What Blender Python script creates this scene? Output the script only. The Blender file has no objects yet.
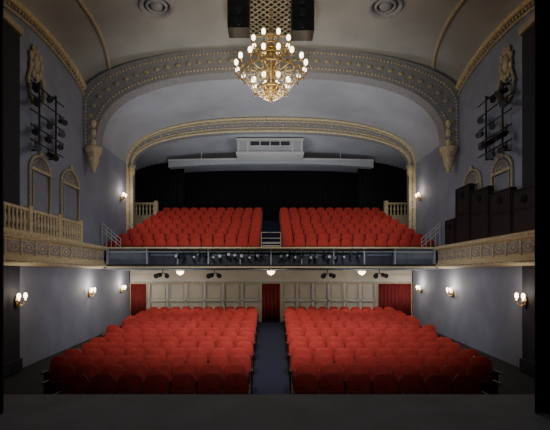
import bpy, math, random
from mathutils import Vector, Matrix
random.seed(4)
C=bpy.context
# ---------------------------------------------------------------- materials
def mat(name,col,rough=0.6,metal=0.0,var=0.12,scale=4.0,bump=0.0,emis=None,estr=0,bscale=60):
    m=bpy.data.materials.new(name); m.use_nodes=True
    nt=m.node_tree; n=nt.nodes; l=nt.links
    b=n['Principled BSDF']
    b.inputs['Roughness'].default_value=rough; b.inputs['Metallic'].default_value=metal
    tc=n.new('ShaderNodeTexCoord'); nz=n.new('ShaderNodeTexNoise'); nz.inputs['Scale'].default_value=scale
    nz.inputs['Detail'].default_value=4
    l.new(tc.outputs['Object'],nz.inputs['Vector'])
    r=n.new('ShaderNodeValToRGB')
    r.color_ramp.elements[0].position=0.3; r.color_ramp.elements[1].position=0.7
    r.color_ramp.elements[0].color=(*[c*(1-var) for c in col],1)
    r.color_ramp.elements[1].color=(*[min(1,c*(1+var)) for c in col],1)
    l.new(nz.outputs['Fac'],r.inputs['Fac']); l.new(r.outputs['Color'],b.inputs['Base Color'])
    if bump>0:
        n2=n.new('ShaderNodeTexNoise'); n2.inputs['Scale'].default_value=bscale
        l.new(tc.outputs['Object'],n2.inputs['Vector'])
        bp=n.new('ShaderNodeBump'); bp.inputs['Strength'].default_value=bump; bp.inputs['Distance'].default_value=0.02
        l.new(n2.outputs['Fac'],bp.inputs['Height']); l.new(bp.outputs['Normal'],b.inputs['Normal'])
    if emis:
        b.inputs['Emission Color'].default_value=(*emis,1); b.inputs['Emission Strength'].default_value=estr
    return m
M={}
M['wall']=mat('blue_grey_plaster',(0.28,0.305,0.385),0.75,bump=0.15,scale=1.2)
M['wallback']=mat('cream_wall_panel',(0.66,0.60,0.50),0.7,scale=2,var=.06)
M['ceil']=mat('ceiling_plaster',(0.40,0.395,0.37),0.8,scale=0.7)
M['vault']=mat('vault_plaster',(0.46,0.475,0.52),0.8,scale=0.7)
M['cream']=mat('cream_plaster_trim',(0.70,0.58,0.34),0.5,var=0.25,scale=14,bump=0.6,bscale=25)
M['creamdark']=mat('antique_cream',(0.50,0.43,0.27),0.6,var=0.3,scale=16,bump=0.6,bscale=25)
M['panelblue']=mat('recess_paint',(0.32,0.32,0.33),0.6,var=0.15,scale=10)
M['niche']=mat('niche_paint',(0.25,0.27,0.34),0.7,var=0.1,scale=4)
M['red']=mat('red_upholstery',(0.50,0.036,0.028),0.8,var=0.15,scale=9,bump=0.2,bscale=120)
M['redshade']=mat('red_upholstery_shaded',(0.20,0.012,0.012),0.8,var=0.15,scale=9)  # seat red darkened: shade on the lower seats put into the colour
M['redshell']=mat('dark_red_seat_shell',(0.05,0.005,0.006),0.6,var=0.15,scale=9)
M['reddoor']=mat('red_drape',(0.20,0.011,0.013),0.8)
M['blackm']=mat('black_metal',(0.012,0.012,0.014),0.45,var=0.2)
M['blackf']=mat('black_fabric',(0.006,0.006,0.008),0.95,var=0.2)
M['blackbox']=mat('black_painted_ply',(0.012,0.012,0.015),0.6,var=0.3)
M['darkwall']=mat('dark_paint',(0.022,0.024,0.034),0.8)
M['carpet']=mat('navy_carpet',(0.005,0.007,0.028),0.95,var=0.3,scale=40)
M['floor']=mat('orchestra_floor',(0.012,0.012,0.015),0.9,var=0.2)
M['stage']=mat('stage_deck',(0.15,0.155,0.17),0.8,var=0.15,scale=1.5)
M['white']=mat('white_paint',(0.62,0.62,0.60),0.5,var=0.05)
M['offwhite']=mat('offwhite_paint',(0.45,0.48,0.52),0.6,var=0.05)
M['brass']=mat('brass',(0.50,0.34,0.13),0.35,metal=0.8,var=0.25,scale=20)
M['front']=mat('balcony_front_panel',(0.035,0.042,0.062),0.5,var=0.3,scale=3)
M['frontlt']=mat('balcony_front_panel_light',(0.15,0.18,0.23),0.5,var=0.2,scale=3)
M['lens']=mat('lamp_lens',(0.6,0.63,0.7),0.2,var=0.1)
M['bulb']=mat('lit_glass_shade',(0.9,0.8,0.6),0.4,emis=(1.0,0.84,0.58),estr=7)
M['bulb2']=mat('lit_sconce_shade',(0.9,0.8,0.6),0.4,emis=(1.0,0.78,0.48),estr=9)
M['crystal']=mat('crystal',(0.75,0.68,0.5),0.15,var=0.3,scale=30)
M['glass']=mat('dark_window_glass',(0.03,0.035,0.045),0.1)

class MB:
    def __init__(s): s.v=[];s.f=[];s.m=[];s.sm=[]
    def add(s,vs,fs,mt,smooth=False,M4=None):
        o=len(s.v)
        if M4 is not None: vs=[M4@Vector(v) for v in vs]
        s.v.extend([tuple(v) for v in vs])
        for f in fs:
            s.f.append([i+o for i in f]); s.m.append(mt); s.sm.append(smooth)
    def box(s,x0,x1,y0,y1,z0,z1,mt,M4=None):
        vs=[(x0,y0,z0),(x1,y0,z0),(x1,y1,z0),(x0,y1,z0),(x0,y0,z1),(x1,y0,z1),(x1,y1,z1),(x0,y1,z1)]
        s.add(vs,[(0,3,2,1),(4,5,6,7),(0,1,5,4),(1,2,6,5),(2,3,7,6),(3,0,4,7)],mt,False,M4)
    def cyl(s,p0,p1,r0,r1,mt,n=10,M4=None,cap=True):
        p0=Vector(p0);p1=Vector(p1);d=(p1-p0)
        if d.length<1e-6:return
        d.normalize(); a=d.orthogonal().normalized(); b=d.cross(a)
        vs=[];fs=[]
        for p,r in((p0,r0),(p1,r1)):
            for i in range(n):
                t=2*math.pi*i/n; vs.append(p+(a*math.cos(t)+b*math.sin(t))*r)
        for i in range(n): fs.append((i,(i+1)%n,n+(i+1)%n,n+i))
        s.add(vs,fs,mt,True,M4)
        if cap: s.add(vs,[tuple(range(n))[::-1],tuple(range(n,2*n))],mt,False,M4)
    def lathe(s,prof,mt,n=16,org=(0,0,0),M4=None):
        vs=[];fs=[]
        for r,z in prof:
            for i in range(n):
                t=2*math.pi*i/n; vs.append((org[0]+r*math.cos(t),org[1]+r*math.sin(t),org[2]+z))
        for k in range(len(prof)-1):
            for i in range(n): fs.append((k*n+i,k*n+(i+1)%n,(k+1)*n+(i+1)%n,(k+1)*n+i))
        s.add(vs,fs,mt,True,M4)
    def tube(s,path,r,mt,n=6,closed=False):
        path=[Vector(p) for p in path]; N=len(path); vs=[];fs=[]
        ref=None
        for i,p in enumerate(path):
            a=path[(i-1)%N] if (closed or i>0) else p
            b=path[(i+1)%N] if (closed or i<N-1) else p
            t=(b-a).normalized()
            if ref is None: ref=t.orthogonal().normalized()
            ref=(ref-t*ref.dot(t)).normalized(); w=t.cross(ref)
            for k in range(n):
                q=2*math.pi*k/n; vs.append(p+(ref*math.cos(q)+w*math.sin(q))*r)
        for i in range(N if closed else N-1):
            j=(i+1)%N
            for k in range(n): fs.append((i*n+k,i*n+(k+1)%n,j*n+(k+1)%n,j*n+k))
        s.add(vs,fs,mt,True)
    def ball(s,c,r,mt,n=8,sc=(1,1,1)):
        vs=[];fs=[];K=5
        for k in range(K+1):
            ph=math.pi*k/K
            for i in range(n):
                t=2*math.pi*i/n
                vs.append((c[0]+sc[0]*r*max(math.sin(ph),.01)*math.cos(t),c[1]+sc[1]*r*max(math.sin(ph),.01)*math.sin(t),c[2]-sc[2]*r*math.cos(ph)))
        for k in range(K):
            for i in range(n): fs.append((k*n+i,k*n+(i+1)%n,(k+1)*n+(i+1)%n,(k+1)*n+i))
        s.add(vs,fs,mt,True)
    def obj(s,name,loc=(0,0,0),parent=None):
        me=bpy.data.meshes.new(name)
        L=Vector(loc)
        me.from_pydata([tuple(Vector(v)-L) for v in s.v],[],s.f)
        used=[]
        for k in s.m:
            if k not in used: used.append(k)
        for k in used: me.materials.append(M[k])
        for p,k,sm in zip(me.polygons,s.m,s.sm):
            p.material_index=used.index(k); p.use_smooth=sm
        me.update()
        o=bpy.data.objects.new(name,me); o.location=loc
        C.collection.objects.link(o)
        if parent: o.parent=parent
        return o

W=7.4
def sup(x,a,n,p=None):
    t=min(1,abs(x)/a); return max(0,(1-t**n))**(p if p else 1/n)
def zs(d):
    t=(d-12.9)/3.1
    return 10.0+0.95*math.sqrt(max(0,1-t*t))
def zf(x,d): return zs(d)+(11.85-zs(d))*sup(x,W,2.2,0.55)
def zv(x): return 8.6+2.4*sup(x,W,2.4)
def a1(x): return 7.9+2.97*sup(x,6.85,2.7)
def a2(x): return 8.5+1.75*sup(x,7.1,2.4)
def zr(x,d):
    zc=10.35-0.7*(d-20.9)/5.4
    return 8.5+(zc-8.5)*sup(x,8.6,3,0.4)

# ---------------------------------------------------------------- floor & stage
def fz(d): return max(0,0.035*(d-8))
mb=MB()
mb.add([(-W,6.3,0),(W,6.3,0),(W,8,0),(-W,8,0),(-W,21,fz(21)),(W,21,fz(21)),
        (-W,6.3,-.2),(W,6.3,-.2),(W,21,-.2),(-W,21,-.2)],
       [(0,1,2,3),(3,2,5,4),(6,9,8,7),(0,6,7,1),(1,7,8,5,2),(9,6,0,3,4),(8,9,4,5)],'floor')
mb.obj('floor')
mb=MB()
def strip(x0a,x1a,x0b,x1b,da,db,h=0.012):
    mb.add([(x0a,da,fz(da)+.002),(x1a,da,fz(da)+.002),(x1b,db,fz(db)+.002),(x0b,db,fz(db)+.002),
            (x0a,da,fz(da)+h),(x1a,da,fz(da)+h),(x1b,db,fz(db)+h),(x0b,db,fz(db)+h)],
            [(4,5,6,7),(0,1,5,4),(1,2,6,5),(2,3,7,6),(3,0,4,7)],'carpet')
strip(-.40,.40,-.60,.60,8,20.7)
mb.obj('aisle_carpet')
mb=MB()
mb.box(-9,9,-3,6.2,1.0,1.05,'stage')
mb.box(-9,9,-3,6.15,0.9,0.999,'blackm')
mb.box(-9,9,6.1,6.22,-.1,1.0,'darkwall')
mb.obj('stage')

# ---------------------------------------------------------------- walls
for sgn,nm in((-1,'left'),(1,'right')):
    mb=MB()
    ds=[6.3]+[9+0.35*i for i in range(21)]
    for a,b in zip(ds[:-1],ds[1:]):
        X0=sgn*W;X1=sgn*(W+.25)
        za,zb=zs(a),zs(b)
        mb.add([(X0,a,-.2),(X0,b,-.2),(X0,b,zb),(X0,a,za)],[(0,1,2,3)],'wall')
        mb.add([(X1,a,-.2),(X1,b,-.2),(X1,b,zb),(X1,a,za)],[(0,1,2,3)],'wall')
    mb.add([(sgn*W,16,-.2),(sgn*W,20.9,-.2),(sgn*W,20.9,8.65),(sgn*W,16,8.65)],[(0,1,2,3)],'wall')
    mb.add([(sgn*W,20.9,-.2),(sgn*8.6,20.9,-.2),(sgn*8.6,20.9,9.5),(sgn*W,20.9,9.5)],[(0,1,2,3)],'wall')
    mb.add([(sgn*8.6,20.9,-.2),(sgn*8.6,26.3,-.2),(sgn*8.6,26.3,9.5),(sgn*8.6,20.9,9.5)],[(0,1,2,3)],'darkwall')
    mb.obj('wall_'+nm)
    mb=MB()
    mb.box(min(sgn*7.39,sgn*7.22),max(sgn*7.39,sgn*7.22),10.2,11.5,0.14,10.0,'darkwall')
    mb.box(min(sgn*7.39,sgn*7.16),max(sgn*7.39,sgn*7.16),10.15,11.53,0.14,0.5,'darkwall')
    mb.box(min(sgn*7.39,sgn*7.14),max(sgn*7.39,sgn*7.14),10.15,11.55,9.8,10.0,'creamdark')
    mb.obj('pilaster')
mb=MB(); mb.box(-8.7,8.7,26.3,26.5,-.2,10.5,'darkwall'); mb.obj('wall_back_balcony')

# ---------------------------------------------------------------- ceilings
def surf(name,xs,ds,zfun,mt,thick=0.12):
    mb=MB(); nx=len(xs)
    vs=[(x,d,zfun(x,d)) for d in ds for x in xs]
    fs=[(j*nx+i,j*nx+i+1,(j+1)*nx+i+1,(j+1)*nx+i) for j in range(len(ds)-1) for i in range(nx-1)]
    mb.add(vs,fs,mt,True)
    vs2=[(x,d,zfun(x,d)+thick) for d in ds for x in xs]
    mb.add(vs2,[f[::-1] for f in fs],mt,True)
    return mb.obj(name)
def xsamp(a,n=48): return [a*math.sin(math.pi/2*(-1+2*i/n)) for i in range(n+1)]
surf('ceiling',xsamp(W),[6.0,7.5]+[9+.25*i for i in range(29)],zf,'ceil')
surf('ceiling_vault',xsamp(W),[16.0,17,18,19,20.0,20.6],lambda x,d:zv(x),'vault')
surf('ceiling_rear',xsamp(8.6),[20.9,22,23,24,25,26.3],zr,'vault')

# ---------------------------------------------------------------- arches
def arch(inner,outer,ai,ao,d0,d1,zleg,face='panelblue',nb=64,bead=.05,edge=.09):
    mb=MB()
    P=[]
    for i in range(nb+1):
        t=math.sin(math.pi/2*(-1+2*i/nb))
        P.append(((ai*t,inner(ai*t)),(ao*t,outer(ao*t))))
    L=[((-ai,zleg),(-ao,zleg)),((-ai,inner(ai)),(-ao,inner(ai)))]
    R=[((ai,inner(ai)),(ao,inner(ai))),((ai,zleg),(ao,zleg))]
    P=L+P+R
    vs=[]
    for (ix,iz),(ox,oz) in P: vs+= [(ix,d0,iz),(ox,d0,oz),(ix,d1,iz),(ox,d1,oz)]
    fs=[]
    for k in range(len(P)-1):
        a=4*k;b=a+4
        fs+=[(a,b,b+1,a+1),(a+2,a+3,b+3,b+2),(a,a+2,b+2,b),(a+1,b+1,b+3,a+3)]
    mb.add(vs,fs,face)
    def lerp(q): return [(p[0][0]*(1-q)+p[1][0]*q,p[0][1]*(1-q)+p[1][1]*q) for p in P]
    mb.tube([(x,d0,z) for x,z in lerp(.05)],edge*.85,'cream')
    mb.tube([(x,d0-.02,z) for x,z in lerp(.26)],edge*.35,'cream')
    mb.tube([(x,d0-.02,z) for x,z in lerp(.68)],edge*.35,'cream')
    mb.tube([(x,d0,z) for x,z in lerp(.90)],edge,'cream')
    def beads(q,step,r,mt,sc=(1,.6,1)):
        pts=lerp(q); acc=0
        for (xa,za),(xb,zb) in zip(pts[:-1],pts[1:]):
            seg=math.hypot(xb-xa,zb-za)
            pos=step-acc
            while pos<seg:
                u=pos/seg
                mb.ball((xa+(xb-xa)*u,d0-.02,za+(zb-za)*u),r,mt,6,sc); pos+=step
            acc=(acc+seg)%step
    beads(.47,.42,bead*1.5,'creamdark',(1.5,.4,1))
    beads(.78,.14,bead*.85,'cream')
    beads(.16,.14,bead*.8,'cream')
    return mb
mb=arch(a1,lambda x:zf(x,16)+.02,6.85,W,15.7,16.25,7.9)
for s in(-1,1):
    mb.lathe([(.02,-1.0),(.10,-.95),(.08,-.85),(.16,-.7),(.22,-.5),(.2,-.4),(.27,-.25),(.34,-.12),(.34,0),(.01,0)],'cream',10,(s*7.03,15.85,7.95))
    for k in range(4):
        mb.ball((s*(6.95),15.65,7.7+.375*k),.12,'cream',8,(1,.7,1.4))
mb.obj('trim_1')
mb=arch(a2,zv,7.1,W,20.5,20.9,5.0,bead=.04,edge=.07)
for s in(-1,1):
    mb.lathe([(.1,-.5),(.18,-.35),(.14,-.2),(.22,0),(.02,0)],'cream',10,(s*7.15,20.55,8.5))
mb.obj('trim_2')

mb=MB()
for s in(-1,1):
    ds=[9.85+.1525*i for i in range(41)]
    mb.tube([(s*7.33,d,zs(d)-.12) for d in ds],.10,'cream')
    mb.tube([(s*7.36,d,zs(d)-.42) for d in ds],.05,'creamdark')
    for d in ds: mb.ball((s*7.36,d,zs(d)-.27),.05,'cream',6)
    f=lambda d:6.45-.5*max(0,1-((d-12.9)/3.1)**2)
    mb.tube([(s*f(d),d,zf(f(d),d)-.03) for d in ds],.07,'creamdark')
mb.obj('trim_3')

for s in(-1,1):
    mb=MB(); d=12.5;z=9.5;X=s*7.33
    for k in range(9):
        a=2*math.pi*k/9
        mb.ball((X,d+.28*math.cos(a),z+.42*math.sin(a)),.11,'creamdark',8,(.4,1,1.3))
    mb.ball((X,d,z),.22,'creamdark',10,(.28,.8,1.3))
    for q in(-1,1):
        mb.tube([(X,d+q*.3,z-.3),(X,d+q*.45,z-.7),(X,d+q*.3,z-1.1),(X,d+q*.1,z-1.3)],.05,'creamdark')
    mb.obj('plaster_cartouche')

for s in(-1,1):
    mb=MB(); X=s*7.35
    for c,w,zt in((12.75,1.1,6.2),(14.65,1.25,6.2)):
        h=w/2
        arcp=lambda hh:[(X,c-hh,4.2),(X,c-hh,zt)]+[(X,c-hh*math.cos(math.pi*k/14),zt+hh*.85*math.sin(math.pi*k/14)) for k in range(15)]+[(X,c+hh,zt),(X,c+hh,4.2)]
        h2=h-.16
        mb.tube(arcp(h),.045,'creamdark'); mb.tube(arcp(h2),.022,'creamdark')
        mb.box(min(X,X-s*.06),max(X,X-s*.06),c-h,c+h,zt-.06,zt+.03,'creamdark')
        mb.box(min(X,X+s*.03),max(X,X+s*.03),c-h2,c+h2,3.4,zt-.1,'niche')
        mb.ball((X-s*.03,c,zt+h*.85+.06),.11,'creamdark',8,(.6,1,1.2))
        for k in range(7):
            a=math.pi*(k+.5)/7
            mb.tube([(X,c-.12*math.cos(a),zt+.1*math.sin(a)),(X,c-(h2-.04)*math.cos(a),zt+(h2-.04)*.85*math.sin(a))],.012,'creamdark',5)
    mb.obj('door_'+('1' if s<0 else '2'))

# ---------------------------------------------------------------- box parapets + balustrades
for s in(-1,1):
    mb=MB()
    def bx(xa,xb,y0,y1,z0,z1,mt): mb.box(min(s*xa,s*xb),max(s*xa,s*xb),y0,y1,z0,z1,mt)
    y0,y1=9.0,16.82
    bx(6.98,7.36,y0,y1,3.22,3.34,'creamdark')
    prof=[(7.2,3.16),(7.08,3.18),(6.98,3.22),(6.93,3.30),(6.93,3.36),(7.0,3.38),(7.0,3.46),(7.03,3.50),(7.03,3.88),(7.0,3.92),(6.95,3.94),(6.90,4.0),(6.90,4.06),(6.94,4.1),(7.12,4.1),(7.12,3.3)]
    vs=[(s*a,y,z) for y in(y0,y1) for a,z in prof]; n=len(prof)
    mb.add(vs,[(i,i+1,n+i+1,n+i) for i in range(n-1)],'cream')
    mb.add(vs,[tuple(range(n))],'cream'); mb.add(vs,[tuple(range(n,2*n))],'cream')
    yy=y0+.1
    while yy<y1-.7:
        bx(7.0,7.04,yy+.08,yy+.62,3.53,3.85,'panelblue')
        c=yy+.35
        mb.tube([(s*7.0,c+.2*math.cos(2*math.pi*q/12),3.69+.12*math.sin(2*math.pi*q/12)) for q in range(12)],.022,'cream',5,True)
        mb.ball((s*7.0,c,3.69),.06,'cream',8,(.5,1,1))
        for q in(-1,1):
            mb.ball((s*7.0,c+q*.24,3.69),.03,'cream',6)
        bx(6.97,7.04,yy-.03,yy+.03,3.46,3.92,'cream')
        yy+=.7
    yy=y0+.05
    while yy<y1:
        mb.ball((s*6.93,yy,3.27),.035,'creamdark',6); mb.ball((s*6.9,yy,4.0),.03,'cream',6); yy+=.12
    mb.obj('box_parapet')
    if s<0:
        mb=MB()
        ya,yb=(9.6,14.7)
        bx(6.97,7.09,ya,yb,4.74,4.82,'cream'); bx(6.98,7.08,ya,yb,4.102,4.16,'cream')
        yy=ya+.1
        while yy<yb:
            mb.lathe([(.03,4.16),(.05,4.2),(.03,4.28),(.055,4.42),(.03,4.6),(.045,4.70),(.03,4.74)],'cream',8,(s*7.03,yy,0)); yy+=.17
        for y in(ya,11.6,13.2,yb): bx(6.95,7.11,y-.08,y+.08,4.102,4.9,'cream')
        mb.obj('balustrade')
    mb=MB()
    xs=[7.3,7.1,6.9,6.7,6.5]; hs=[5.15,4.98,4.81,4.64,4.47]
    for x,h in zip(xs,hs): mb.cyl((s*x,17.28,4.0),(s*x,17.28,h),.016,.016,'white',6)
    for x in(7.3,6.5): mb.cyl((s*x,17.28,3.625),(s*x,17.28,4.1),.02,.02,'white',6)
    for o_ in(0,-.17,-.34): mb.cyl((s*7.32,17.28,5.16+o_),(s*6.48,17.28,4.45+o_),.02,.02,'white',6)
    mb.obj('handrail')

def eqbox(d0,d1,z1,X0=6.93,X1=7.1):
    mb=MB()
    mb.box(X0,X1,d0,d1,4.105,z1,'blackbox')
    for a in(d0,d1-.05): mb.box(X0-.02,X0,a,a+.05,4.105,z1,'blackm')
    for z in(4.105,(4.1+z1)/2,z1-.05): mb.box(X0-.02,X0,d0+.05,d1-.05,z,z+.05,'blackm')
    mb.cyl((X0-.03,(d0+d1)/2,z1-.3),(X0,(d0+d1)/2,z1-.3),.12,.12,'blackf',12)
    mb.obj('equipment_case')
eqbox(9.2,10.35,5.05); eqbox(10.4,11.5,5.3); eqbox(11.55,12.7,5.45); eqbox(12.75,13.9,5.75); eqbox(13.95,15.0,6.1)
eqbox(15.1,15.9,5.05)

# ---------------------------------------------------------------- seats
def outline(w,h,rt,rb,crown=0.02,seg=4):
    pts=[]
    hw=w/2
    for cx,cz,r,a0 in((hw-rt,h-rt,rt,0),(-hw+rt,h-rt,rt,90),(-hw+rb,rb,rb,180),(hw-rb,rb,rb,270)):
        for k in range(seg+1):
            a=math.radians(a0+90*k/seg)
            px=cx+r*math.cos(a); pz=cz+r*math.sin(a)
            if pz>h*.6: pz+=crown*(1-(px/hw)**2)
            pts.append((px,pz))
    return pts
def panel(mb,org,w,h,t,rt,rb,puff,tilt,mf,mbk,crown=.02):
    P=outline(w,h,rt,rb,crown); n=len(P); vs=[]
    cz=h/2
    for sc,y in((.97,t),(1,t*.6),(1,0.0),(.93,-puff*.4),(.84,-puff)):
        for px,pz in P: vs.append((px*sc,y,cz+(pz-cz)*sc))
    M4=Matrix.Translation(Vector(org))@Matrix.Rotation(-tilt,4,'X')
    fb=[];ff=[]
    for k in range(4):
        for i in range(n):
            q=(k*n+i,k*n+(i+1)%n,(k+1)*n+(i+1)%n,(k+1)*n+i)
            (fb if k<2 else ff).append(q)
    mb.add(vs,fb+[tuple(range(n))[::-1]],mbk,True,M4)
    mb.add(vs,ff+[tuple(range(4*n,5*n))],mf,True,M4)
def make_seat():
    mb=MB()
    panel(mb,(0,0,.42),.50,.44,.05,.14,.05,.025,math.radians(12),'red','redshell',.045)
    panel(mb,(0,-.17,.26),.46,.32,.07,.06,.10,.03,math.radians(8),'redshade','redshell',.01)
    for x in(-.27,):
        mb.box(x-.018,x+.018,-.16,.0,.02,.54,'blackm')
        mb.box(x-.025,x+.025,-.28,.0,.54,.575,'blackm')
        mb.box(x-.03,x+.03,-.2,.04,0,.02,'blackm')
    return mb
SEAT=make_seat()
def seat_row(name,xs,dfun,z):
    mb=MB()
    for x in xs:
        d=dfun(x); ang=math.atan(0.016*x)
        M4=Matrix.Translation((x,d,z))@Matrix.Rotation(-ang*.6,4,'Z')@Matrix.Rotation(random.uniform(-.015,.015),4,'Z')
        o=len(mb.v)
        mb.v.extend([tuple(M4@Vector(v)) for v in SEAT.v])
        mb.f.extend([[i+o for i in f] for f in SEAT.f]); mb.m.extend(SEAT.m); mb.sm.extend(SEAT.sm)
    d=dfun(xs[-1]); x=max(xs)+.27
    mb.box(x-.018,x+.018,d-.16,d,z+.0,z+.54,'blackm'); mb.box(x-.025,x+.025,d-.28,d,z+.54,z+.575,'blackm')
    return mb.obj(name,loc=(sum(xs)/len(xs),dfun(xs[0]),z))
SP=.54
NR=16
for i in range(NR):
    d=8.1+.80*i
    inner=.43+.0165*(d-8)+(.0 if i%2==0 else .10)
    outer=(4.25 if i==0 else 5.0 if i==1 else 5.15+.10*(d-9))
    n=int(round((outer-inner)/SP))
    for s in(-1,1):
        xs=sorted([s*(inner+SP*(k+.5)) for k in range(n)])
        seat_row('theater_seat_row',xs,lambda x,d=d:d-.006*x*x,fz(d)+.0)
BZ=lambda i:3.62+.339*i
for i in range(8):
    d=17.9+.8*i
    outer=7.32-.9*i/7
    inner=.50
    n=int((outer-inner)/.535+.3); sp=(outer-inner)/n
    for s in(-1,1):
        xs=sorted([s*(inner+sp*(k+.5)) for k in range(n)])
        seat_row('balcony_seat_row',xs,lambda x,d=d:d,BZ(i)+.001)

# ---------------------------------------------------------------- balcony structure
mb=MB()
mb.box(-7.39,7.39,17.12,17.35,3.2,BZ(0),'floor')
for i in range(8):
    d=17.9+.8*i
    xw=7.39 if d+.25<20.9 or i==3 else 8.55
    mb.box(-xw,xw,max(17.35,d-.55) if (xw<8 or d-.55>20.9) else 20.92,d+.25,3.2,BZ(i),'floor')
mb.box(-8.55,8.55,17.9+5.6+.25,26.28,3.2,BZ(7),'floor')
mb.box(-7.39,7.39,16.95,21,3.14,3.2,'wall')
mb.obj('balcony_floor')
mb=MB()
for i in range(8):
    d=17.9+.8*i
    for h,y in((BZ(i),d-.55),(BZ(i)+.17,d-.15)):
        if i==7 and h>BZ(i): continue
        if h>BZ(i): mb.box(-.45,.45,y-.02,d+.25,BZ(i)+.002,h+.004,'carpet')
        else: mb.box(-.45,.45,y-.03,y+.04,h-.1,h+.004,'carpet')
        mt='white' if i<3 else 'carpet'
        mb.box(-.45,.45,y-.05,y-.03,h-.055,h+.006,mt)
mb.obj('aisle_stairs')
mb=MB()
for x in(-.42,.42):
    mb.cyl((x,17.4,BZ(0)+.02),(x,17.4,4.75),.02,.02,'white',8)
for z in(4.32,4.5,4.75):
    mb.cyl((-.42,17.4,z),(.42,17.4,z),.018,.018,'white',8)
mb.obj('aisle_railing')

root=bpy.data.objects.new('balcony_front',None); C.collection.objects.link(root); root.location=(0,16.95,3.2)
def addp(mb,name):
    o=mb.obj(name); o.parent=root; o.matrix_parent_inverse=Matrix.Translation(-Vector(root.location)); return o
mb=MB()
mb.box(-6.95,6.95,16.86,17.12,3.2,3.26,'cream')
mb.box(-6.95,6.95,16.84,17.12,4.02,4.08,'cream')
mb.box(-6.95,6.95,16.88,17.12,3.26,3.36,'darkwall')
mb.box(-6.95,6.95,16.93,17.1,3.86,3.90,'offwhite')
xs=[-6.93,-5.25,-3.95,-2.65,-1.3,0,1.3,2.65,3.95,5.25,6.93]
for x in xs: mb.box(x-.022,x+.022,16.88,17.06,3.30,4.02,'offwhite')
for k,(a,b) in enumerate(zip(xs[:-1],xs[1:])):
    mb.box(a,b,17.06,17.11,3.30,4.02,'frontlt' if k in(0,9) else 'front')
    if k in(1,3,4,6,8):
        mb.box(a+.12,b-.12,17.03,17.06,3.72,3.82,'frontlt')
addp(mb,'parapet_frame')
mb=MB()
mb.cyl((-5.2,16.8,3.95),(5.2,16.8,3.95),.025,.025,'blackm',8)
def fixture(mb,p,dirv,L=.34,r=.085,lens='lens'):
    p=Vector(p);d=Vector(dirv).normalized()
    mb.cyl(p,p+d*L*.55,r*.9,r*.9,'blackm',10)
    mb.cyl(p+d*L*.5,p+d*L,r*.75,r,'blackm',10)
    mb.cyl(p-d*.08,p,r*.5,r*.9,'blackm',10)
    mb.cyl(p+d*(L-.005),p+d*(L+.004),r*.8,r*.8,lens,10)
for k in range(27):
    x=-3.9+k*.29+random.uniform(-.05,.05)
    if abs(x)<.15: continue
    z=3.66+random.uniform(-.08,.08)
    mb.cyl((x,16.8,3.95),(x,16.82,z+.06),.02,.02,'blackm',6)
    fixture(mb,(x,16.93,z),(random.uniform(-.5,.5),-1,.1),.22,random.choice([.06,.075,.085]),random.choice(['lens','blackm','lens','frontlt']))
addp(mb,'rail_lights')

for x in(-4.6,-2.4,2.4,4.6):
    mb=MB()
    mb.cyl((x,17.0,3.14),(x,17.0,2.98),.02,.02,'blackm',6)
    mb.box(x-.14,x+.14,16.9,17.1,2.96,2.99,'blackm')
    fixture(mb,(x-.12,17.05,2.9),(-.3,-1,-.15),.34,.11,'blackm')
    fixture(mb,(x+.15,17.05,2.9),(.3,-1,-.15),.3,.1,'blackm')
    mb.obj('stage_spotlight')
for x,y in((0,17.6),(-4.2,18.5),(4.2,18.5)):
    mb=MB()
    mb.cyl((x,y,3.13),(x,y,3.08),.2,.18,'brass',16)
    mb.lathe([(.17,0),(.16,-.08),(.1,-.14),(.01,-.16)],'bulb2',16,(x,y,3.08))
    mb.ball((x,y,2.9),.025,'brass')
    mb.obj('ceiling_lamp')
    l=bpy.data.lights.new('lamp_glow','POINT'); l.energy=34; l.color=(1,.88,.72); l.shadow_soft_size=.1
    o=bpy.data.objects.new('lamp_glow',l); o.location=(x,y,2.75); C.collection.objects.link(o)

# ---------------------------------------------------------------- orchestra back wall
mb=MB(); mb.box(-W,W,21.0,21.2,-.2,3.2,'wallback'); mb.obj('wall_back')
mb=MB()
mb.box(-7.35,7.35,20.86,20.998,2.56,2.66,'white'); mb.box(-7.35,7.35,20.9,20.998,2.46,2.56,'creamdark'); mb.box(-7.35,7.35,20.9,20.998,2.66,2.9,'wallback')
mb.box(-6.4,-.55,20.9,20.998,1.52,1.58,'white'); mb.box(.55,5.5,20.9,20.998,1.52,1.58,'white')
for a,b in((-6.4,-.55),(.55,5.5)):
    n=6; w=(b-a)/n
    for k in range(n+1): mb.box(a+w*k-.06,a+w*k+.06,20.9,20.998,.46,2.46,'white')
    for k in range(n):
        x0=a+w*k+.13;x1=a+w*(k+1)-.13
        for z0,z1 in((1.66,2.38),(.7,1.45)):
            mb.tube([(x0,20.99,z0),(x1,20.99,z0),(x1,20.99,z1),(x0,20.99,z1)],.016,'creamdark',5,True)
mb.obj('trim_4')
def curtain(x0,x1,y,z0,zt,mt,folds,amp=.05,th=.04):
    mb=MB(); n=folds*6; vs=[];fs=[]
    for i in range(n+1):
        x=x0+(x1-x0)*i/n; yy=y+amp*math.sin(2*math.pi*folds*i/n)
        t=zt(x) if callable(zt) else zt
        vs+=[(x,yy,z0),(x,yy,t),(x,yy+th,z0),(x,yy+th,t)]
    for i in range(n):
        a=4*i;b=a+4
        fs+=[(a,b,b+1,a+1),(a+2,a+3,b+3,b+2),(a+1,b+1,b+3,a+3),(a,a+2,b+2,b)]
    fs+=[(0,1,3,2),(4*n,4*n+2,4*n+3,4*n+1)]
    mb.add(vs,fs,mt,True)
    return mb
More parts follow.
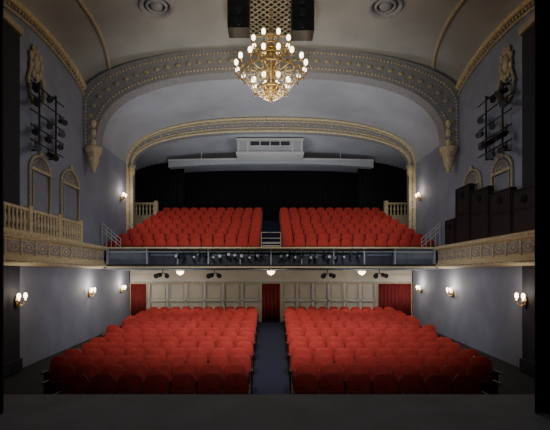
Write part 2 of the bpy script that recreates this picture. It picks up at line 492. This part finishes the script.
for k,(a,b) in enumerate(((-7.3,-6.5),(-.47,.47),(5.6,7.3))):
    mb=curtain(a,b,20.8,fz(20.8)+.01,2.44,'reddoor',5 if b-a<1 else 9,.04)
    mb.box(a-.06,a,20.84,20.99,fz(21),2.5,'cream'); mb.box(b,b+.06,20.84,20.99,fz(21),2.5,'cream')
    mb.obj('door_%d'%(k+3))

# ---------------------------------------------------------------- balcony rear drapes, valance, booth, railings
mb=curtain(-5.6,5.6,25.9,BZ(7)+.005,lambda x:zr(x,25.9)-.05,'blackf',40,.06); mb.obj('black_drape')
for a,b in((-8.45,-5.2),(5.2,8.45)):
    mb=curtain(a,b,24.0,BZ(7)+.005,lambda x:zr(x,24.0)-.04,'blackf',12,.06); mb.obj('black_drape')
mb=MB()
n=40
vs=[];fs=[]
for i in range(n+1):
    x=-5.9+11.8*i/n; zb=9.08+.16*(1-(x/5.9)**2); y=23.0-.3*(1-(x/5.9)**2)
    vs+=[(x,y,zb),(x,y,9.5),(x,y+.6,zb+.05),(x,y+.6,9.5)]
for i in range(n):
    a=4*i;b=a+4
    fs+=[(a,b,b+1,a+1),(a+2,a+3,b+3,b+2),(a+1,b+1,b+3,a+3),(a,a+2,b+2,b)]
fs+=[(0,1,3,2),(4*n,4*n+2,4*n+3,4*n+1)]
mb.add(vs,fs,'offwhite')
mb.tube([(vs[4*i][0],vs[4*i][1]-.02,9.5) for i in range(n+1)],.05,'white')
for x in(-4,-1.5,1.5,4): mb.cyl((x,23,9.45),(x,23,zr(x,23)-.0),.03,.03,'offwhite',6)
mb.obj('ceiling_valance')
mb=MB()
mb.box(-1.80,1.70,21.4,22.6,9.46,10.2,'vault')
mb.box(-1.86,1.76,21.32,22.6,9.34,9.48,'white')
mb.box(-1.86,1.76,21.34,22.6,10.10,10.2,'white')
for x in(-1.75,-1.25,1.15,1.65): mb.box(x-.05,x+.05,21.35,21.4,9.48,10.10,'white')
mb.box(-1.15,1.05,21.37,21.4,9.78,10.08,'white')
for k in range(4):
    x0=-1.1+k*.54
    mb.box(x0,x0+.48,21.35,21.38,9.82,10.03,'glass')
mb.obj('projection_booth')
for s in(-1,1):
    mb=MB()
    xa,xb=sorted((s*8.45,s*6.6)); y=23.0
    zb=BZ(6)+.02
    mb.box(xa,xb,y-.1,y+.1,zb,6.35,'creamdark'); mb.box(xa,xb,y-.1,y+.1,6.95,7.05,'cream')
    x=xa+.1
    while x<xb:
        mb.lathe([(.03,6.35),(.06,6.45),(.035,6.55),(.065,6.7),(.035,6.85),(.05,6.95)],'cream',8,(x,y,0)); x+=.2
    for x in(xa,xb): mb.box(x-.1,x+.1,y-.12,y+.12,zb,7.15,'cream')
    mb.obj('rear_balustrade')

# ---------------------------------------------------------------- sconces
def sconce(x,y,z,s,e):
    root=bpy.data.objects.new('wall_sconce',None); root.location=(x,y,z); C.collection.objects.link(root)
    mb=MB()
    mb.ball((-s*.04,0,0),.1,'brass',10,(.4,1,1.7))
    for q in(-1,1):
        pts=[(-s*.03,0,-.05),(-s*.10,q*.05,-.12),(-s*.16,q*.12,-.08),(-s*.17,q*.15,.02)]
        mb.tube(pts,.014,'brass')
        mb.lathe([(.01,0),(.05,.01),(.055,.03),(.02,.04)],'brass',10,(-s*.17,q*.15,.0))
        mb.lathe([(.018,.03),(.018,.09),(.04,.10),(.05,.16),(.035,.23),(.01,.24)],'bulb2',10,(-s*.17,q*.15,.0))
    o=mb.obj('arms_and_shades'); o.parent=root
    l=bpy.data.lights.new('sconce_glow','POINT'); l.energy=e; l.color=(1,.88,.74); l.shadow_soft_size=.12
    o=bpy.data.objects.new('sconce_glow',l); o.location=(-s*.38,0,.3); C.collection.objects.link(o); o.parent=root
for s in(-1,1):
    for y in(11.3,16.2,19.6): sconce(s*(7.38 if y>12 else 7.2),y,2.15,s,30 if y>12 else 14)
    sconce(s*7.38,19.7,6.7,s,16)

# ---------------------------------------------------------------- side wall stage-light ladders
for s in(-1,1):
    mb=MB(); X=s*7.15
    for y in(12.35,13.3):
        mb.cyl((X,y,6.7),(X,y,8.85),.03,.03,'blackm',8)
        for z in(6.75,8.8): mb.cyl((X,y,z),(s*7.38,y,z),.03,.03,'blackm',6)
    for k,z in enumerate((6.95,7.4,7.85,8.3,8.7)):
        mb.cyl((X,11.9,z),(X,13.8,z),.022,.022,'blackm',6)
        for y in(12.1,12.8,13.5):
            if (k+int(y*10))%4==3: continue
            mb.cyl((X,y,z),(X-s*.05,y,z-.15),.02,.02,'blackm',6)
            fixture(mb,(X,y+.1,z-.17),(-s*.55,-1+random.uniform(-.3,.9),-.3),.42,.10,'blackm')
    mb.obj('stage_light_ladder')

# ---------------------------------------------------------------- ceiling medallions, grille, speakers
for s in(-1,1):
    mb=MB(); cx,cy=s*3.75,13.1
    nx=(zf(cx+.1,cy)-zf(cx-.1,cy))/.2
    R=Matrix.Translation((cx,cy,zf(cx,cy)-.03))@Matrix.Rotation(-math.atan(nx),4,'Y')
    mb.lathe([(.56,.05),(.58,-.02),(.52,-.08),(.46,-.05),(.42,0),(.40,.04)],'panelblue',28,M4=R)
    mb.lathe([(.36,.02),(.34,-.04),(.28,-.05),(.26,0)],'panelblue',28,M4=R)
    mb.lathe([(.2,.02),(.18,-.05),(.08,-.08),(.0,-.08)],'panelblue',28,M4=R)
    mb.lathe([(.41,.01),(.01,.01)],'darkwall',28,M4=R)
    mb.obj('ceiling_vent')
mb=MB()
def gz(y): return zf(0,y)-.05
x0,x1,y0,y1=-.95,.95,12.2,14.9
for k in range(-14,15):
    for sg in(-1,1):
        pts=[]
        for t in [i/60 for i in range(61)]:
            y=y0+(y1-y0)*t; x=k*.26+sg*(y-y0-(y1-y0)/2)
            if x0<=x<=x1: pts.append((x,y))
        if len(pts)>1: mb.cyl((pts[0][0],pts[0][1],gz(13)),(pts[-1][0],pts[-1][1],gz(13)),.024,.024,'creamdark',5)
for a,b in(((x0,y0),(x1,y0)),((x1,y0),(x1,y1)),((x1,y1),(x0,y1)),((x0,y1),(x0,y0))):
    mb.cyl((*a,gz(13)),(*b,gz(13)),.05,.05,'cream',8)
mb.box(x0,x1,y0,y1,gz(13)+.03,gz(13)+.048,'darkwall')
mb.obj('ceiling_grille')
for a,b,zb in((-1.33,-.66,10.45),(.62,1.32,10.36)):
    mb=MB()
    z=zb
    while z<11.3:
        mb.box(a,b,12.2,12.75,z,z+.36,'blackm'); mb.box(a+.04,b-.04,12.18,12.2,z+.04,z+.32,'blackf')
        mb.cyl(((a+b)/2,12.19,z+.18),((a+b)/2,12.17,z+.18),.13,.11,'blackm',14)
        z+=.38
    for x in(a+.08,b-.08): mb.cyl((x,12.5,z-.02),(x,12.5,zf(x,12.5)-.01),.02,.02,'blackm',6)
    mb.obj('hanging_loudspeaker')

# ---------------------------------------------------------------- chandelier
CX,CY=0,13.3
root=bpy.data.objects.new('chandelier',None); root.location=(CX,CY,9.7); C.collection.objects.link(root)
def addc(mb,name):
    o=mb.obj(name); o.parent=root; return o
mb=MB()
mb.cyl((0,0,1.3),(0,0,2.07),.02,.02,'brass',8)
mb.lathe([(.01,1.35),(.1,1.3),(.14,1.15),(.06,1.05),(.05,.9),(.16,.8),(.2,.65),(.08,.5),(.06,.2),(.2,.1),(.26,-.05),(.12,-.2),(.1,-.35),(.28,-.5),(.3,-.6),(.15,-.8),(.05,-.9),(.07,-.98),(.01,-1.08)],'brass',16)
rings=[(1.16,.0,16),(.62,.80,8),(.60,-.56,8)]
for r,z,n in rings:
    mb.tube([(r*.82*math.cos(2*math.pi*i/32),r*.82*math.sin(2*math.pi*i/32),z-.12) for i in range(32)],.028,'brass',6,True)
    for i in range(n):
        a=2*math.pi*(i+.5)/n; c,s_=math.cos(a),math.sin(a)
        pts=[(.1*c,.1*s_,z+.05),(r*.4*c,r*.4*s_,z-.18),(r*.75*c,r*.75*s_,z-.2),(r*.96*c,r*.96*s_,z-.12),(r*c,r*s_,z)]
        mb.tube(pts,.018,'brass',5)
        mb.lathe([(.01,-.02),(.07,0),(.075,.02),(.02,.03)],'brass',8,(r*c,r*s_,z))
        mb.ball((r*.96*c,r*.96*s_,z-.17),.035,'brass',6)
mb.tube([(.42*math.cos(2*math.pi*i/24),.42*math.sin(2*math.pi*i/24),.45) for i in range(24)],.025,'brass',6,True)
addc(mb,'brass_frame')
mb=MB()
for r,z,n in rings:
    for i in range(n):
        a=2*math.pi*(i+.5)/n; x,y=r*math.cos(a),r*math.sin(a)
        mb.lathe([(.02,.03),(.022,.07),(.05,.085),(.066,.14),(.060,.20),(.032,.24),(.005,.245)],'bulb',10,(x,y,z))
addc(mb,'lamp_shades')
mb=MB()
for i in range(16):
    a=2*math.pi*i/16
    for k in range(7):
        t=k/6; r=.62*(1-t)**.7+.04; z=-.55-.42*t
        mb.ball((r*math.cos(a),r*math.sin(a),z),.026,'crystal',6,(1,1,1.4))
for i in range(20):
    a=2*math.pi*i/20
    for k in range(6):
        t=k/5; r=.9*(1-t)+.3*t; z=-.15+.1*t-.22*math.sin(math.pi*t)
        mb.ball((r*math.cos(a),r*math.sin(a),z),.024,'crystal',6,(1,1,1.4))
    for k in range(8):
        t=k/7; r=.92*(1-t)+.6*t; z=-.16-.42*t-.06*math.sin(math.pi*t)
        mb.ball((r*math.cos(a),r*math.sin(a),z),.02,'crystal',6,(1,1,1.4))
for i in range(12):
    a=2*math.pi*i/12
    for k in range(5):
        t=k/4; r=.5*(1-t)+.12*t; z=.7+.45*t-.12*math.sin(math.pi*t)
        mb.ball((r*math.cos(a),r*math.sin(a),z),.022,'crystal',6,(1,1,1.4))
addc(mb,'crystal_strands')
l=bpy.data.lights.new('chandelier_glow','POINT'); l.energy=170; l.color=(1,.87,.68); l.shadow_soft_size=.5
o=bpy.data.objects.new('chandelier_glow',l); o.location=(0,0,-1.6); C.collection.objects.link(o); o.parent=root

# ---------------------------------------------------------------- stage legs (black drapes)
mb=curtain(-7.35,-3.57,5.3,1.06,9.6,'blackf',16,.05); mb.obj('stage_leg_curtain')
mb=curtain(3.52,7.35,5.3,1.06,9.6,'blackf',16,.05); mb.obj('stage_leg_curtain')

# ---------------------------------------------------------------- lights
def spot(name,loc,tgt,e,ang,col=(1,1,1),blend=.8,size=.5):
    l=bpy.data.lights.new(name,'SPOT'); l.energy=e; l.spot_size=math.radians(ang); l.spot_blend=blend; l.color=col; l.shadow_soft_size=size
    o=bpy.data.objects.new(name,l); o.location=loc
    o.rotation_euler=(Vector(tgt)-Vector(loc)).to_track_quat('-Z','Y').to_euler(); C.collection.objects.link(o)
for x in(-2.5,2.5):
    spot('house_fill',(x,7.4,9.8),(x*.6,13.5,.5),2200,64,(1,.94,.90),blend=1,size=.2)  # unseen spots added overhead to light the orchestra seats
for x in(-3,3):
    spot('balcony_fill',(x,8.5,9.5),(x*1.1,20.5,5.0),1350,42,(1,.93,.88),size=.2)  # added spots, hidden overhead, lifting the balcony seating
for s in(-1,1):
    spot('wall_wash',(s*1.0,7.0,4.2),(s*7.4,17,6.0),360,70,(.80,.86,1),blend=1)
    spot('vault_wash',(s*3,16.9,4.3),(s*2.5,19.5,10.8),400,110,(.9,.94,1))
    spot('orchestra_wall_wash',(s*1.5,12.5,2.95),(s*7.4,17.5,1.9),140,90,(.76,.84,1))
spot('ceiling_wash',(0,6.8,4.5),(0,15.5,11.5),1000,74,(1,.97,.9),blend=1)
spot('rear_ceiling_fill',(0,20.9,6.4),(0,22.6,10.0),75,130,(.9,.95,1))  # added spot with no fixture, brightens the rear ceiling and booth
spot('stage_fill',(0,2.5,9.5),(0,4.5,1.05),120,70,(.9,.95,1))  # added out-of-view spot to lift the stage deck
w=bpy.data.worlds.new('world'); C.scene.world=w; w.use_nodes=True
w.node_tree.nodes['Background'].inputs[0].default_value=(.35,.42,.6,1)
w.node_tree.nodes['Background'].inputs[1].default_value=.04

# ---------------------------------------------------------------- camera
cam=bpy.data.cameras.new('camera'); cam.lens=36*400/550; cam.sensor_width=36; cam.sensor_fit='HORIZONTAL'
cam.shift_x=4/550; cam.shift_y=60/550; cam.clip_end=200
co=bpy.data.objects.new('camera',cam); co.location=(0,0,2.9); co.rotation_euler=(math.pi/2,0,0); C.collection.objects.link(co)
C.scene.camera=co
